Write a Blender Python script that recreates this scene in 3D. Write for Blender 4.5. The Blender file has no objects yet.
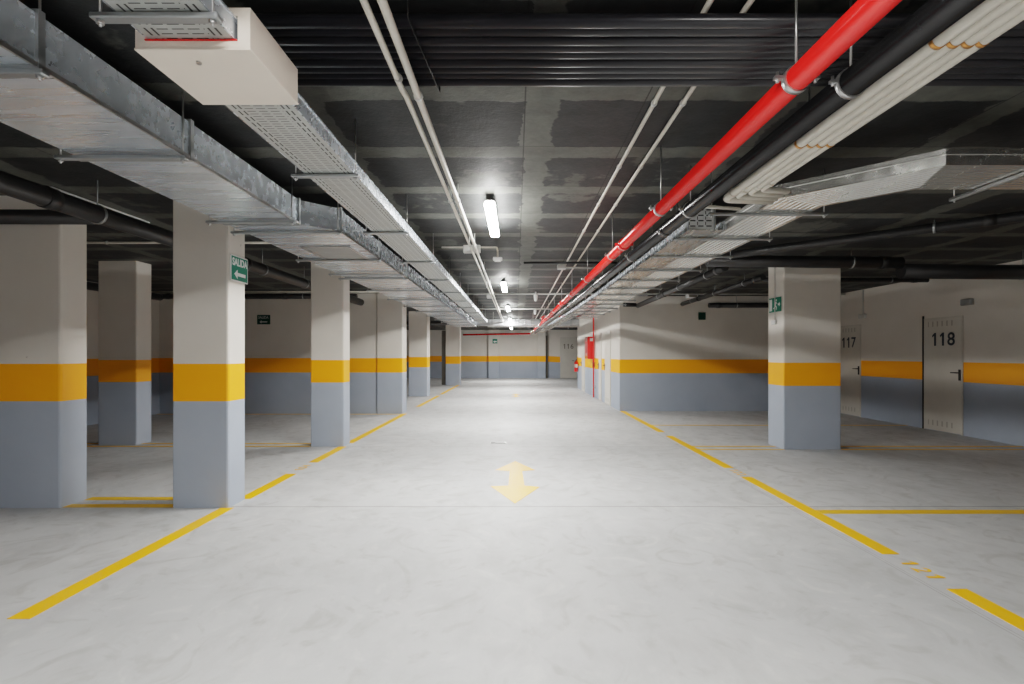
import bpy, bmesh, math, random
from mathutils import Vector, Matrix
random.seed(7)
scene = bpy.context.scene
col = scene.collection
CEIL = 2.95
EYE = 1.45

# ------------------------------------------------------------------ materials
def new_mat(name):
    m = bpy.data.materials.new(name); m.use_nodes = True
    nt = m.node_tree
    b = nt.nodes['Principled BSDF']
    return m, nt, b
def N(nt, t, **kw):
    n = nt.nodes.new(t)
    for k, v in kw.items():
        setattr(n, k, v)
    return n
def L(nt, a, b): nt.links.new(a, b)
def mth(nt, op, a, b=None, c=None):
    n = N(nt, 'ShaderNodeMath', operation=op)
    for i, v in enumerate((a, b, c)):
        if v is None: continue
        if isinstance(v, (int, float)): n.inputs[i].default_value = v
        else: L(nt, v, n.inputs[i])
    return n.outputs[0]
def mixc(nt, fac, a, b, blend='MIX'):
    n = N(nt, 'ShaderNodeMix', data_type='RGBA', blend_type=blend)
    if isinstance(fac, (int, float)): n.inputs[0].default_value = fac
    else: L(nt, fac, n.inputs[0])
    for i, v in ((6, a), (7, b)):
        if isinstance(v, tuple): n.inputs[i].default_value = (*v, 1)
        else: L(nt, v, n.inputs[i])
    return n.outputs[2]
def ramp(nt, fac, lo, hi, a=0.0, b=1.0):
    n = N(nt, 'ShaderNodeMapRange')
    L(nt, fac, n.inputs[0])
    n.inputs[1].default_value = lo; n.inputs[2].default_value = hi
    n.inputs[3].default_value = a; n.inputs[4].default_value = b
    return n.outputs[0]
def pos(nt): return N(nt, 'ShaderNodeNewGeometry').outputs['Position']
def noise(nt, vec, scale, detail=3, rough=.55, stretch=None):
    if stretch:
        mp = N(nt, 'ShaderNodeMapping'); mp.inputs['Scale'].default_value = stretch
        L(nt, vec, mp.inputs[0]); vec = mp.outputs[0]
    n = N(nt, 'ShaderNodeTexNoise')
    n.inputs['Scale'].default_value = scale; n.inputs['Detail'].default_value = detail
    n.inputs['Roughness'].default_value = rough
    L(nt, vec, n.inputs['Vector'])
    return n.outputs[0]
def bump(nt, b, h, strength, dist=.01):
    n = N(nt, 'ShaderNodeBump'); n.inputs['Strength'].default_value = strength
    n.inputs['Distance'].default_value = dist
    L(nt, h, n.inputs['Height']); L(nt, n.outputs[0], b.inputs['Normal'])
def simple(name, c, rough=.5, metal=0.0, var=.12, scale=12, bmp=.05, spec=None):
    m, nt, b = new_mat(name)
    p = pos(nt)
    nz = noise(nt, p, scale)
    f = ramp(nt, nz, .3, .7)
    L(nt, mixc(nt, f, tuple(x*(1-var) for x in c), tuple(min(1, x*(1+var)) for x in c)), b.inputs['Base Color'])
    b.inputs['Roughness'].default_value = rough
    b.inputs['Metallic'].default_value = metal
    if spec is not None: b.inputs['Specular IOR Level'].default_value = spec
    if bmp: bump(nt, b, nz, bmp, .003)
    return m

M = {}
def mat_band():
    m, nt, b = new_mat('painted_wall_bands')
    p = pos(nt)
    s = N(nt, 'ShaderNodeSeparateXYZ'); L(nt, p, s.inputs[0])
    # the bands were painted a few centimetres lower on the right side
    z = mth(nt, 'ADD', s.outputs[2], ramp(nt, s.outputs[0], 1.9, 2.6, 0, .038))
    z = mth(nt, 'ADD', z, ramp(nt, s.outputs[0], 6.8, 7.9, 0, .014))
    n1 = noise(nt, p, 1.3, 4); n2 = noise(nt, p, 30, 2)
    low = mixc(nt, ramp(nt, n1, .3, .7), (.33, .38, .455), (.38, .43, .505))
    up = mixc(nt, ramp(nt, n1, .3, .7), (.66, .625, .57), (.72, .685, .63))
    # pores and bug holes
    n3 = noise(nt, p, 9, 2)
    hole = mth(nt, 'GREATER_THAN', n3, .775)
    up = mixc(nt, mth(nt, 'MULTIPLY', hole, .5), up, (.3, .28, .25))
    c = mixc(nt, mth(nt, 'GREATER_THAN', z, 1.008), low, (1.0, .395, .0))
    c = mixc(nt, mth(nt, 'GREATER_THAN', z, 1.362), c, up)
    L(nt, c, b.inputs['Base Color'])
    b.inputs['Roughness'].default_value = .55
    bump(nt, b, mth(nt, 'ADD', n2, mth(nt, 'MULTIPLY', n1, 2)), .08, .01)
    return m
M['band'] = mat_band()

def mat_floor():
    m, nt, b = new_mat('polished_concrete_floor')
    p = pos(nt)
    s = N(nt, 'ShaderNodeSeparateXYZ'); L(nt, p, s.inputs[0])
    x, y = s.outputs[0], s.outputs[1]
    big = noise(nt, p, .5, 4, .6)
    mid = noise(nt, p, 3.2, 5, .65, (1, .6, 1))
    swirl = N(nt, 'ShaderNodeTexNoise'); swirl.inputs['Scale'].default_value = 2.0
    swirl.inputs['Detail'].default_value = 5; swirl.inputs['Distortion'].default_value = 3.5
    L(nt, p, swirl.inputs['Vector'])
    fine = noise(nt, p, 90, 2)
    c = mixc(nt, ramp(nt, big, .3, .7), (.46, .47, .475), (.56, .565, .565))
    c = mixc(nt, mth(nt, 'MULTIPLY', ramp(nt, mid, .45, .75), .5), c, (.34, .34, .335))
    c = mixc(nt, mth(nt, 'MULTIPLY', ramp(nt, swirl.outputs[0], .55, .68), .5), c, (.34, .335, .32))
    c = mixc(nt, mth(nt, 'MULTIPLY', ramp(nt, swirl.outputs[0], .42, .30), .25), c, (.70, .69, .66))
    c = mixc(nt, mth(nt, 'MULTIPLY', ramp(nt, fine, .4, .7), .12), c, (.42, .42, .41))
    # saw-cut joints
    def line(co, at, w):
        return mth(nt, 'LESS_THAN', mth(nt, 'ABSOLUTE', mth(nt, 'SUBTRACT', co, at)), w)
    wob = mth(nt, 'ADD', y, mth(nt, 'MULTIPLY', big, .03))
    j = line(wob, 4.78, .009)
    for yy in (7.87, 12.4, 17.3, 23.6, 1.6 - 3.1): j = mth(nt, 'MAXIMUM', j, line(wob, yy, .008))
    j2 = mth(nt, 'MAXIMUM', line(x, 2.575, .004), line(x, 2.60, .003))
    c = mixc(nt, mth(nt, 'MULTIPLY', j, .7), c, (.15, .14, .13))
    c = mixc(nt, mth(nt, 'MULTIPLY', j2, .45), c, (.2, .18, .17))
    L(nt, c, b.inputs['Base Color'])
    L(nt, ramp(nt, mid, .3, .7, .50, .65), b.inputs['Roughness'])
    b.inputs['Specular IOR Level'].default_value = .3
    bump(nt, b, mth(nt, 'ADD', mth(nt, 'MULTIPLY', mid, 2), fine), .05, .004)
    return m
M['floor'] = mat_floor()

def mat_ceiling():
    """waffle slab of hollow blocks sprayed dark: dark block faces, paler mortar smears and ribs"""
    m, nt, b = new_mat('dark_block_ceiling')
    p = pos(nt)
    wn = N(nt, 'ShaderNodeTexNoise'); wn.inputs['Scale'].default_value = 3.5; wn.inputs['Detail'].default_value = 6
    wn.inputs['Roughness'].default_value = .65
    L(nt, p, wn.inputs['Vector'])
    cen = N(nt, 'ShaderNodeVectorMath', operation='SUBTRACT'); L(nt, wn.outputs[1], cen.inputs[0]); cen.inputs[1].default_value = (.5, .5, .5)
    sub = N(nt, 'ShaderNodeVectorMath', operation='MULTIPLY_ADD')
    L(nt, cen.outputs[0], sub.inputs[0]); sub.inputs[1].default_value = (.26, .12, 0); L(nt, p, sub.inputs[2])
    s = N(nt, 'ShaderNodeSeparateXYZ'); L(nt, sub.outputs[0], s.inputs[0])
    s0 = N(nt, 'ShaderNodeSeparateXYZ'); L(nt, p, s0.inputs[0])
    def cell(co, per, off): return mth(nt, 'MODULO', mth(nt, 'ADD', co, 50*per + off), per)
    cx = cell(s.outputs[0], 1.42, -.05); cy = cell(s.outputs[1], .85, -.22)
    blk = mth(nt, 'MULTIPLY', ramp(nt, cx, .20, .215), ramp(nt, cy, .18, .19))
    # hairline joints: crosswise every row, lengthwise twice per rib spacing
    def hair(co, w): return mth(nt, 'LESS_THAN', co, w)
    j1 = hair(cell(s0.outputs[1], .85, -.20), .009)
    jx = hair(cell(s0.outputs[0], .71, -.05), .009)
    lines = mth(nt, 'MAXIMUM', mth(nt, 'MULTIPLY', j1, .8), jx)
    n1 = noise(nt, p, 1.1, 5, .65); n2 = noise(nt, p, 40, 3); n3 = noise(nt, p, 6, 5, .7)
    light = mixc(nt, ramp(nt, n3, .3, .7), (.075, .078, .070), (.125, .130, .116))
    dark = mixc(nt, ramp(nt, n3, .3, .7), (.018, .020, .021), (.038, .040, .041))
    patch = ramp(nt, n1, .58, .62)
    c = mixc(nt, mth(nt, 'MULTIPLY', blk, mth(nt, 'SUBTRACT', 1, mth(nt, 'MULTIPLY', patch, .75))), light, dark)
    c = mixc(nt, mth(nt, 'MULTIPLY', lines, .75), c, (.012, .012, .012))
    L(nt, c, b.inputs['Base Color'])
    b.inputs['Roughness'].default_value = .6
    b.inputs['Specular IOR Level'].default_value = .35
    bump(nt, b, mth(nt, 'ADD', mth(nt, 'MULTIPLY', n2, .4), mth(nt, 'SUBTRACT', mth(nt, 'MULTIPLY', n3, 1.2), mth(nt, 'ADD', mth(nt, 'MULTIPLY', lines, .6), mth(nt, 'MULTIPLY', blk, .3)))), .45, .01)
    return m
M['ceiling'] = mat_ceiling()

def mat_galv(name, c=(.60, .62, .64), rough=.3, stretch=(.4, 5, 5), slots=False, xc=0.0, metal=.85, beads=0):
    m, nt, b = new_mat(name)
    p = pos(nt)
    n1 = noise(nt, p, 3, 3, .5, stretch); n2 = noise(nt, p, 22, 2)
    cc = mixc(nt, ramp(nt, n1, .3, .7), tuple(x*.9 for x in c), tuple(min(1, x*1.06) for x in c))
    cc = mixc(nt, mth(nt, 'MULTIPLY', ramp(nt, n2, .4, .7), .08), cc, tuple(x*.7 for x in c))
    if slots:
        tc = N(nt, 'ShaderNodeTexCoord').outputs['Object']
        s = N(nt, 'ShaderNodeSeparateXYZ'); L(nt, tc, s.inputs[0])
        u = mth(nt, 'ABSOLUTE', mth(nt, 'SUBTRACT', s.outputs[0], xc)); v = mth(nt, 'ADD', s.outputs[1], 100)
        uu = mth(nt, 'ADD', s.outputs[0], 100)
        t = mth(nt, 'MULTIPLY', mth(nt, 'LESS_THAN', u, .085),
                mth(nt, 'MULTIPLY', mth(nt, 'LESS_THAN', mth(nt, 'MODULO', v, .026), .005),
                    mth(nt, 'LESS_THAN', mth(nt, 'MODULO', uu, .056), .042)))
        for uc in (.100, .125):
            t = mth(nt, 'MAXIMUM', t, mth(nt, 'MULTIPLY', mth(nt, 'LESS_THAN', mth(nt, 'ABSOLUTE', mth(nt, 'SUBTRACT', u, uc)), .004),
                    mth(nt, 'LESS_THAN', mth(nt, 'MODULO', v, .06), .042)))
        cc = mixc(nt, t, cc, (.02, .02, .02))
        L(nt, mth(nt, 'MULTIPLY', mth(nt, 'SUBTRACT', 1, t), metal), b.inputs['Metallic'])
    else:
        b.inputs['Metallic'].default_value = metal
    L(nt, cc, b.inputs['Base Color'])
    L(nt, ramp(nt, n1, .3, .7, rough*.85, rough*1.2), b.inputs['Roughness'])
    if beads:
        s3 = N(nt, 'ShaderNodeSeparateXYZ'); L(nt, p, s3.inputs[0])
        md = mth(nt, 'MODULO', mth(nt, 'ADD', s3.outputs[1 if beads > 0 else 0], 50), .31)
        h = mth(nt, 'MULTIPLY', mth(nt, 'LESS_THAN', mth(nt, 'ABSOLUTE', mth(nt, 'SUBTRACT', md, .15)), .012), 1.0)
        # gentle pillowing between the beads
        pw = mth(nt, 'SINE', mth(nt, 'MULTIPLY', md, 20.27))
        bump(nt, b, mth(nt, 'ADD', h, mth(nt, 'MULTIPLY', pw, .6)), .25, .008)
    return m
M['galv'] = mat_galv('galvanized_duct_steel', (.70, .76, .82), .26, beads=1, metal=.7)
M['galvx'] = mat_galv('galvanized_cross_duct_steel', beads=-1)
M['trunk'] = mat_galv('galvanized_trunking_steel', (.74, .74, .71), .24, (6, .5, 5), metal=.9)
M['strut'] = mat_galv('galvanized_strut_steel', (.42, .44, .45), .4)
M['tray_l'] = mat_galv('perforated_tray_steel', (.50, .52, .51), .45, (5, 1, 5), True, -1.185, .55)
M['tray_r'] = mat_galv('perforated_tray_steel_b', (.66, .66, .63), .26, (5, 1, 5), False, 1.72, .85)
M['perf_plate'] = mat_galv('perforated_end_plate_steel', (.7, .71, .7), .5, (5, 1, 5), False, 0, .5)
M['red'] = simple('red_pipe_paint', (.74, .016, .012), .16, 0, .05, 5, .0)
M['red'].node_tree.nodes['Principled BSDF'].inputs['Coat Weight'].default_value = .6
M['red'].node_tree.nodes['Principled BSDF'].inputs['Coat Roughness'].default_value = .08
M['darkred'] = simple('dark_red_pipe_paint', (.35, .012, .012), .35, 0, .1, 5, .02)
M['black'] = simple('black_pvc', (.012, .012, .013), .22, 0, .2, 8, .03)
M['drain'] = simple('dark_grey_drain_pvc', (.024, .024, .025), .38, 0, .15, 6, .03)
M['bundle'] = simple('black_plastic_conduit', (.014, .014, .018), .30, 0, .2, 6, .03)
M['white_pvc'] = simple('white_pvc_conduit', (.62, .59, .52), .35, 0, .06, 8, .02)
M['grey_pvc'] = simple('light_grey_conduit', (.55, .55, .53), .4, 0, .06, 8, .02)
M['cream'] = simple('cream_enclosure', (.80, .72, .63), .45, 0, .03, 3, .02)
M['brass'] = simple('yellow_zinc_clip', (.62, .30, .10), .3, .8, .25, 60, .02)
M['steel'] = simple('bright_steel', (.5, .5, .5), .3, .9, .1, 20, .02)
M['dark'] = simple('black_plastic', (.01, .01, .01), .4, 0, .1, 20, .02)
M['door'] = simple('cream_grey_steel_door', (.60, .575, .52), .42, 0, .05, 2, .02)
M['doorframe'] = simple('cream_steel_frame', (.58, .555, .505), .45, 0, .05, 2, .02)
M['number'] = simple('dark_grey_number_paint', (.035, .045, .06), .6, 0, .1, 20, .0)
M['green'] = simple('sign_green', (.0, .20, .13), .4, 0, .04, 5, .0)
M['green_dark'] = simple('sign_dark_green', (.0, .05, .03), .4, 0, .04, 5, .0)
M['sign_white'] = simple('sign_white', (.8, .82, .8), .4, 0, .02, 5, .0)
M['housing'] = simple('white_lamp_housing', (.7, .7, .7), .4, 0, .02, 5, .0)
M['grille'] = simple('grey_access_panel', (.30, .31, .31), .45, .4, .1, 8, .02)
M['wallgrey'] = simple('dark_brown_grey_paint', (.20, .185, .16), .6, 0, .1, 2, .02)
def mat_vent():
    m, nt, b = new_mat('door_vent_slots')
    s = N(nt, 'ShaderNodeSeparateXYZ'); L(nt, pos(nt), s.inputs[0])
    t = mth(nt, 'LESS_THAN', mth(nt, 'MODULO', s.outputs[1], .105), .03)
    L(nt, mixc(nt, t, (.60, .575, .52), (.40, .375, .33)), b.inputs['Base Color'])
    b.inputs['Roughness'].default_value = .45
    return m
M['vent'] = mat_vent()
def mat_line(name, a, b_, wear):
    m, nt, b = new_mat(name)
    p = pos(nt)
    n1 = noise(nt, p, 2.2, 4); n2 = noise(nt, p, 28, 4, .7)
    c = mixc(nt, ramp(nt, n1, .35, .65), a, b_)
    c = mixc(nt, mth(nt, 'MULTIPLY', ramp(nt, n2, .52, .75), wear), c, (.5, .47, .36))
    L(nt, c, b.inputs['Base Color']); b.inputs['Roughness'].default_value = .45
    return m
M['line'] = mat_line('yellow_road_paint', (.97, .50, .0), (.90, .46, .02), .25)
M['line_dim'] = mat_line('thin_yellow_bay_paint', (.82, .47, .01), (.78, .45, .03), .35)
M['arrow'] = mat_line('pale_yellow_arrow_paint', (.93, .47, .0), (.90, .43, .01), .15)
def mat_emit(name, c, s):
    m, nt, b = new_mat(name)
    b.inputs['Base Color'].default_value = (.9, .9, .9, 1)
    b.inputs['Emission Color'].default_value = (*c, 1)
    b.inputs['Emission Strength'].default_value = s
    return m
LAMP = 130.0
AREA_W = 85.0
M['tube'] = mat_emit('fluorescent_diffuser', (1.0, .985, .95), LAMP)

# ------------------------------------------------------------------ mesh helpers
class MB:
    def __init__(s): s.bm = bmesh.new()
    def box(s, x0, x1, y0, y1, z0, z1, bev=0, seg=1):
        t = bmesh.new()
        v = [t.verts.new(c) for c in ((x0,y0,z0),(x1,y0,z0),(x1,y1,z0),(x0,y1,z0),(x0,y0,z1),(x1,y0,z1),(x1,y1,z1),(x0,y1,z1))]
        for f in ((3,2,1,0),(4,5,6,7),(0,1,5,4),(1,2,6,5),(2,3,7,6),(3,0,4,7)): t.faces.new([v[i] for i in f])
        if bev: bmesh.ops.bevel(t, geom=list(t.edges), offset=bev, segments=seg, affect='EDGES', profile=.5)
        s._merge(t); return s
    def _merge(s, t):
        me = bpy.data.meshes.new('tmp'); t.to_mesh(me); t.free()
        s.bm.from_mesh(me); bpy.data.meshes.remove(me)
    def prism(s, pts, z0, z1, bev=0):
        t = bmesh.new()
        a = [t.verts.new((x, y, z0)) for x, y in pts]; b = [t.verts.new((x, y, z1)) for x, y in pts]
        n = len(pts)
        t.faces.new(a[::-1]); t.faces.new(b)
        for i in range(n): t.faces.new((a[i], a[(i+1) % n], b[(i+1) % n], b[i]))
        bmesh.ops.recalc_face_normals(t, faces=list(t.faces))
        if bev: bmesh.ops.bevel(t, geom=[e for e in t.edges if abs((e.verts[0].co-e.verts[1].co).normalized().z) > .9], offset=bev, segments=2, affect='EDGES', profile=.5)
        s._merge(t); return s
    def tube(s, pts, r, seg=16, bend=0, caps=True, inner=None):
        P = round_path([Vector(p) for p in pts], bend) if bend else [Vector(p) for p in pts]
        rings = []
        d0 = (P[1]-P[0]).normalized()
        up = Vector((0, 0, 1)) if abs(d0.z) < .9 else Vector((1, 0, 0))
        u = d0.cross(up).normalized()
        for i, p in enumerate(P):
            if i == 0: d = P[1]-P[0]; sc = 1
            elif i == len(P)-1: d = P[-1]-P[-2]
            else: d = (P[i]-P[i-1]).normalized() + (P[i+1]-P[i]).normalized()
            d = d.normalized()
            u = (u - d*u.dot(d)).normalized(); w = d.cross(u)
            rings.append([s.bm.verts.new(p + (u*math.cos(a)+w*math.sin(a))*r) for a in [2*math.pi*k/seg for k in range(seg)]])
        for a, b in zip(rings, rings[1:]):
            for k in range(seg):
                f = s.bm.faces.new((a[k], b[k], b[(k+1) % seg], a[(k+1) % seg])); f.smooth = True
        if caps:
            s.bm.faces.new(rings[0]); s.bm.faces.new(rings[-1][::-1])
        return s
    def ring(s, c, axis, r, w, t=.006, seg=20):
        a = Vector(axis).normalized(); c = Vector(c)
        return s.tube([c-a*w/2, c+a*w/2], r+t, seg)
    def sweep(s, prof, path):
        n = len(path); P = [Vector((x, y)) for x, y in path]; rows = []
        for i in range(n):
            d1 = (P[i]-P[i-1]).normalized() if i else (P[1]-P[0]).normalized()
            d2 = (P[i+1]-P[i]).normalized() if i < n-1 else d1
            d = (d1+d2).normalized(); nrm = Vector((d.y, -d.x)); k = 1/max(.3, nrm.dot(Vector((d1.y, -d1.x))))
            rows.append([s.bm.verts.new((P[i].x+nrm.x*u*k, P[i].y+nrm.y*u*k, z)) for u, z in prof])
        m = len(prof)
        for a, b in zip(rows, rows[1:]):
            for j in range(m):
                s.bm.faces.new((a[j], b[j], b[(j+1) % m], a[(j+1) % m]))
        s.bm.faces.new(rows[0]); s.bm.faces.new(rows[-1][::-1])
        return s
    def poly(s, pts, th=None):
        s.bm.faces.new([s.bm.verts.new(p) for p in pts]); return s
    def build(s, name, mat, parent=None, label=None, cat=None, group=None, kind=None, smooth=False):
        bmesh.ops.recalc_face_normals(s.bm, faces=list(s.bm.faces))
        me = bpy.data.meshes.new(name); s.bm.to_mesh(me); s.bm.free()
        me.materials.append(mat)
        o = bpy.data.objects.new(name, me); col.objects.link(o)
        if parent: 
            o.parent = parent
            o.matrix_parent_inverse = Matrix.Translation(parent.location).inverted() if parent.type == 'EMPTY' else Matrix()
        tag(o, label, cat, group, kind)
        return o
def tag(o, label=None, cat=None, group=None, kind=None):
    if label: o['label'] = label
    if cat: o['category'] = cat
    if group: o['group'] = group
    if kind: o['kind'] = kind
    return o
def thing(name, label, cat, loc=(0, 0, 0), group=None, kind=None):
    o = bpy.data.objects.new(name, None); col.objects.link(o); o.location = loc
    o.empty_display_size = .1
    return tag(o, label, cat, group, kind)
def round_path(P, r, n=6):
    out = [P[0]]
    for i in range(1, len(P)-1):
        a, b, c = P[i-1], P[i], P[i+1]
        d1 = (a-b).normalized(); d2 = (c-b).normalized()
        ang = d1.angle(d2)
        if ang > 3.0: out.append(b); continue
        t = min(r/math.tan(ang/2), (a-b).length*.49, (c-b).length*.49)
        p1 = b+d1*t; p2 = b+d2*t
        for k in range(n+1):
            q = k/n
            out.append(p1*(1-q)**2 + b*2*q*(1-q) + p2*q*q)
    out.append(P[-1]); return out
def copy_tree(o, parent=None):
    c = o.copy(); col.objects.link(c)
    if parent:
        c.parent = parent; c.matrix_parent_inverse = o.matrix_parent_inverse.copy()
    for ch in [x for x in bpy.data.objects if x.parent == o]: copy_tree(ch, c)
    return c
def text_mesh(name, body, size, mat, matrix, parent=None, extrude=.001, bold=0.0, sx=1.0, align='CENTER', label=None, cat=None, group=None):
    cu = bpy.data.curves.new('t', 'FONT'); cu.body = body; cu.size = size; cu.extrude = extrude
    cu.offset = bold; cu.align_x = align; cu.align_y = 'CENTER'
    t = bpy.data.objects.new('t', cu); col.objects.link(t)
    bpy.context.view_layer.update()
    dg = bpy.context.evaluated_depsgraph_get()
    me = bpy.data.meshes.new_from_object(t.evaluated_get(dg))
    bpy.data.objects.remove(t); bpy.data.curves.remove(cu)
    me.transform(matrix @ Matrix.Diagonal((sx, 1, 1, 1)))
    me.materials.clear(); me.materials.append(mat); me.name = name
    o = bpy.data.objects.new(name, me); col.objects.link(o)
    if parent:
        o.parent = parent
        o.matrix_parent_inverse = Matrix.Translation(parent.location).inverted() if parent.type == 'EMPTY' else Matrix()
    return tag(o, label, cat, group)
def number_mesh(name, body, h, mat, matrix, parent=None, adv=.62, stroke=.19, label=None, cat=None):
    """sans digits of height h (own '1' with a flag); adv = advance per digit in units of h"""
    b = MB(); n = len(body)
    for i, ch in enumerate(body):
        x = (i-(n-1)/2)*adv*h
        if ch == '1':
            st = stroke*h
            pts = [(st*.55, -h/2), (st*.55, h/2), (-st*.25, h/2), (-st*1.35, h*.30), (-st*1.35, h*.15), (-st*.45, h*.27), (-st*.45, -h/2)]
            b.poly([matrix @ Vector((x+u, v, .0006)) for u, v in pts])
        else:
            cu = bpy.data.curves.new('t', 'FONT'); cu.body = ch; cu.size = h/.70; cu.offset = .022*h
            cu.align_x = 'CENTER'; cu.align_y = 'CENTER'
            t = bpy.data.objects.new('t', cu); col.objects.link(t); bpy.context.view_layer.update()
            me = bpy.data.meshes.new_from_object(t.evaluated_get(bpy.context.evaluated_depsgraph_get()))
            bpy.data.objects.remove(t); bpy.data.curves.remove(cu)
            ys = [v.co.y for v in me.vertices]; k = h/(max(ys)-min(ys)); mid = (max(ys)+min(ys))/2
            xs_ = [v.co.x for v in me.vertices]; mx = (max(xs_)+min(xs_))/2
            me.transform(matrix @ Matrix.Translation((x, 0, .0006)) @ Matrix.Scale(k, 4) @ Matrix.Translation((-mx, -mid, 0)))
            b.bm.from_mesh(me); bpy.data.meshes.remove(me)
    o = b.build(name, mat, parent, label=label, cat=cat)
    return o
def frame_m(origin, right, up):
    r = Vector(right).normalized(); u = Vector(up).normalized(); n = r.cross(u)
    m = Matrix((r, u, n)).transposed().to_4x4(); m.translation = Vector(origin); return m

# ------------------------------------------------------------------ setting
XL, XR, YB, YF = -8.75, 8.0, -6.5, 30.6
MB().box(XL-.2, XR+.2, YB-.2, YF+.2, -.15, 0).build('floor', M['floor'], kind='structure')
MB().box(XL-.2, XR+.2, YB-.2, YF+.2, CEIL, CEIL+.2).build('ceiling', M['ceiling'], kind='structure')
MB().box(XL-.2, XL, YB-.2, YF+.2, 0, CEIL).build('wall_left', M['band'], kind='structure')
MB().box(XR, XR+.2, YB-.2, YF+.2, 0, CEIL).build('wall_right', M['band'], kind='structure')
MB().box(XL, XR, YF, YF+.2, 0, CEIL).build('wall_back', M['band'], kind='structure')
MB().box(XL, XR, YB-.2, YB, 0, CEIL).build('wall_front', M['band'], kind='structure')
# storage core on the right, cross wall on the left
MB().box(2.66, XR, 12.83, 21.6, 0, CEIL).build('wall_core', M['band'], kind='structure')
MB().box(XL, -3.42, 12.27, 12.68, 0, CEIL).build('wall_cross', M['band'], kind='structure')

PB = 'rectangular concrete pillar'
def pillar(x0, x1, y0, y1, label, ch=.02, group=None, top=CEIL):
    pts = [(x0,y0),(x1,y0),(x1,y1),(x0,y1)]
    return MB().prism(pts, 0, top, ch).build('pillar', M['band'], label=label, cat='pillar', group=group)
pillar(-3.247, -2.715, 4.72, 5.02, 'banded concrete pillar with green SALIDA sign on its aisle side')
pillar(-5.05, -4.30, 4.72, 5.02, 'banded concrete pillar at the left edge, cut off by the frame')
pillar(-6.70, -6.08, 8.01, 8.35, 'banded pillar standing back in the left bays, seen between the two nearest pillars')
pillar(-3.24, -2.715, 7.88, 8.18, 'banded pillar second along the left side of the aisle, before the cross wall')
pillar(-3.41, -2.78, 12.24, 12.71, 'banded pillar forming the aisle end of the left cross wall')
pillar(-3.72, -3.07, 17.3, 17.85, 'banded pillar just beyond the left cross wall')
pillar(-3.34, -2.66, 23.7, 24.2, 'farthest banded pillar on the left, beside a dark vertical panel')
MB().box(-3.56, -3.345, 23.95, 24.15, 0, 2.6, .01).build('dark_panel', M['wallgrey'], label='narrow dark brown upright panel beside the farthest left pillar', cat='panel')
pillar(4.09, 4.97, 7.64, 8.12, 'wide banded pillar on the right with green running figure sign')
pillar(-1.68, -1.04, 30.30, 30.62, 'shallow pier on the far end wall carrying a small green sign')
pillar(1.32, 1.80, 30.25, 30.62, 'plain shallow pier on the far end wall beside the recess')
MB().box(1.81, 1.93, 30.45, 30.61, 0, 2.6).build('trim_1', M['wallgrey'], kind='structure')
# slim pilasters joined to the core wall corner
# ------------------------------------------------------------------ floor markings
def mark(x0, x1, y0, y1, label, mat='line', name='floor_line', group=None):
    return MB().box(x0, x1, y0, y1, -.002, .0025).build(name, M[mat], label=label, cat='floor line', group=group)
LW = .125
for y0, y1, lb in ((2.74, 4.73, 'nearest yellow line on the left, from the foreground to the signed pillar'),
                   (5.02, 6.07, 'short yellow line starting behind the signed left pillar'),
                   (6.72, 7.87, 'short yellow line ending at the second left pillar'),
                   (8.18, 12.24, 'long yellow line from the second left pillar to the cross wall'),
                   (13.9, 17.6, 'yellow line on the left beyond the cross wall'),
                   (18.2, 24.0, 'farthest faded yellow line on the left near the last pillar')):
    mark(-2.79, -2.79+LW, y0, y1, lb)
for y0, y1, lb in ((1.3, 3.09, 'yellow line at the bottom right corner of the foreground'),
                   (3.63, 5.92, 'yellow line on the right crossing the nearest bay divider'),
                   (6.39, 8.9, 'yellow line on the right beside the wide pillar bay'),
                   (9.35, 12.8, 'farthest yellow line on the right, ending at the core wall corner')):
    mark(2.66, 2.66+LW, y0, y1, lb)
for x0, x1, y0, y1, lb in ((-4.30, -3.25, 4.74, 4.84, 'front yellow bay line between the two nearest left pillars'),
                   (-4.30, -3.25, 4.98, 5.08, 'rear yellow bay line between the two nearest left pillars'),
                   (-8.7, -3.25, 7.86, 7.93, 'front yellow bay line running left from the second left pillar'),
                   (-8.7, -3.25, 8.10, 8.17, 'rear yellow bay line running left from the second left pillar'),
                   (-8.7, -2.8, 12.10, 12.2, 'yellow bay line along the foot of the left cross wall'),
                   (2.79, 8.0, 4.55, 4.66, 'nearest yellow bay line running right from the aisle line'),
                   (2.79, 4.09, 7.60, 7.66, 'front yellow bay line left of the wide right pillar'),
                   (2.79, 4.09, 7.86, 7.92, 'rear yellow bay line left of the wide right pillar'),
                   (4.97, 8.0, 7.60, 7.66, 'front yellow bay line right of the wide right pillar'),
                   (4.97, 8.0, 7.86, 7.92, 'rear yellow bay line right of the wide right pillar'),
                   (2.79, 8.0, 10.2, 10.28, 'faint yellow bay line between the wide pillar and the core wall')):
    mark(x0, x1, y0, y1, lb, 'line_dim')
# bay numbers, read from the aisle
def bay_number(x, y, body, label, side, size=.155):
    m = frame_m((x, y, .0015), (0, -1*side, 0), (1*side, 0, 0))
    number_mesh('bay_number', body, .115, M['line'], m, adv=.92, stroke=.24, label=label, cat='floor number')
bay_number(2.73, 3.36, '121', 'small yellow stencilled number in the nearest gap of the right line', 1, .16)
bay_number(2.73, 6.15, '122', 'small yellow stencilled number in the second gap of the right line', 1, .15)
bay_number(-2.73, 6.40, '104', 'faint yellow stencilled number in the gap of the left line', -1, .16)
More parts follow.
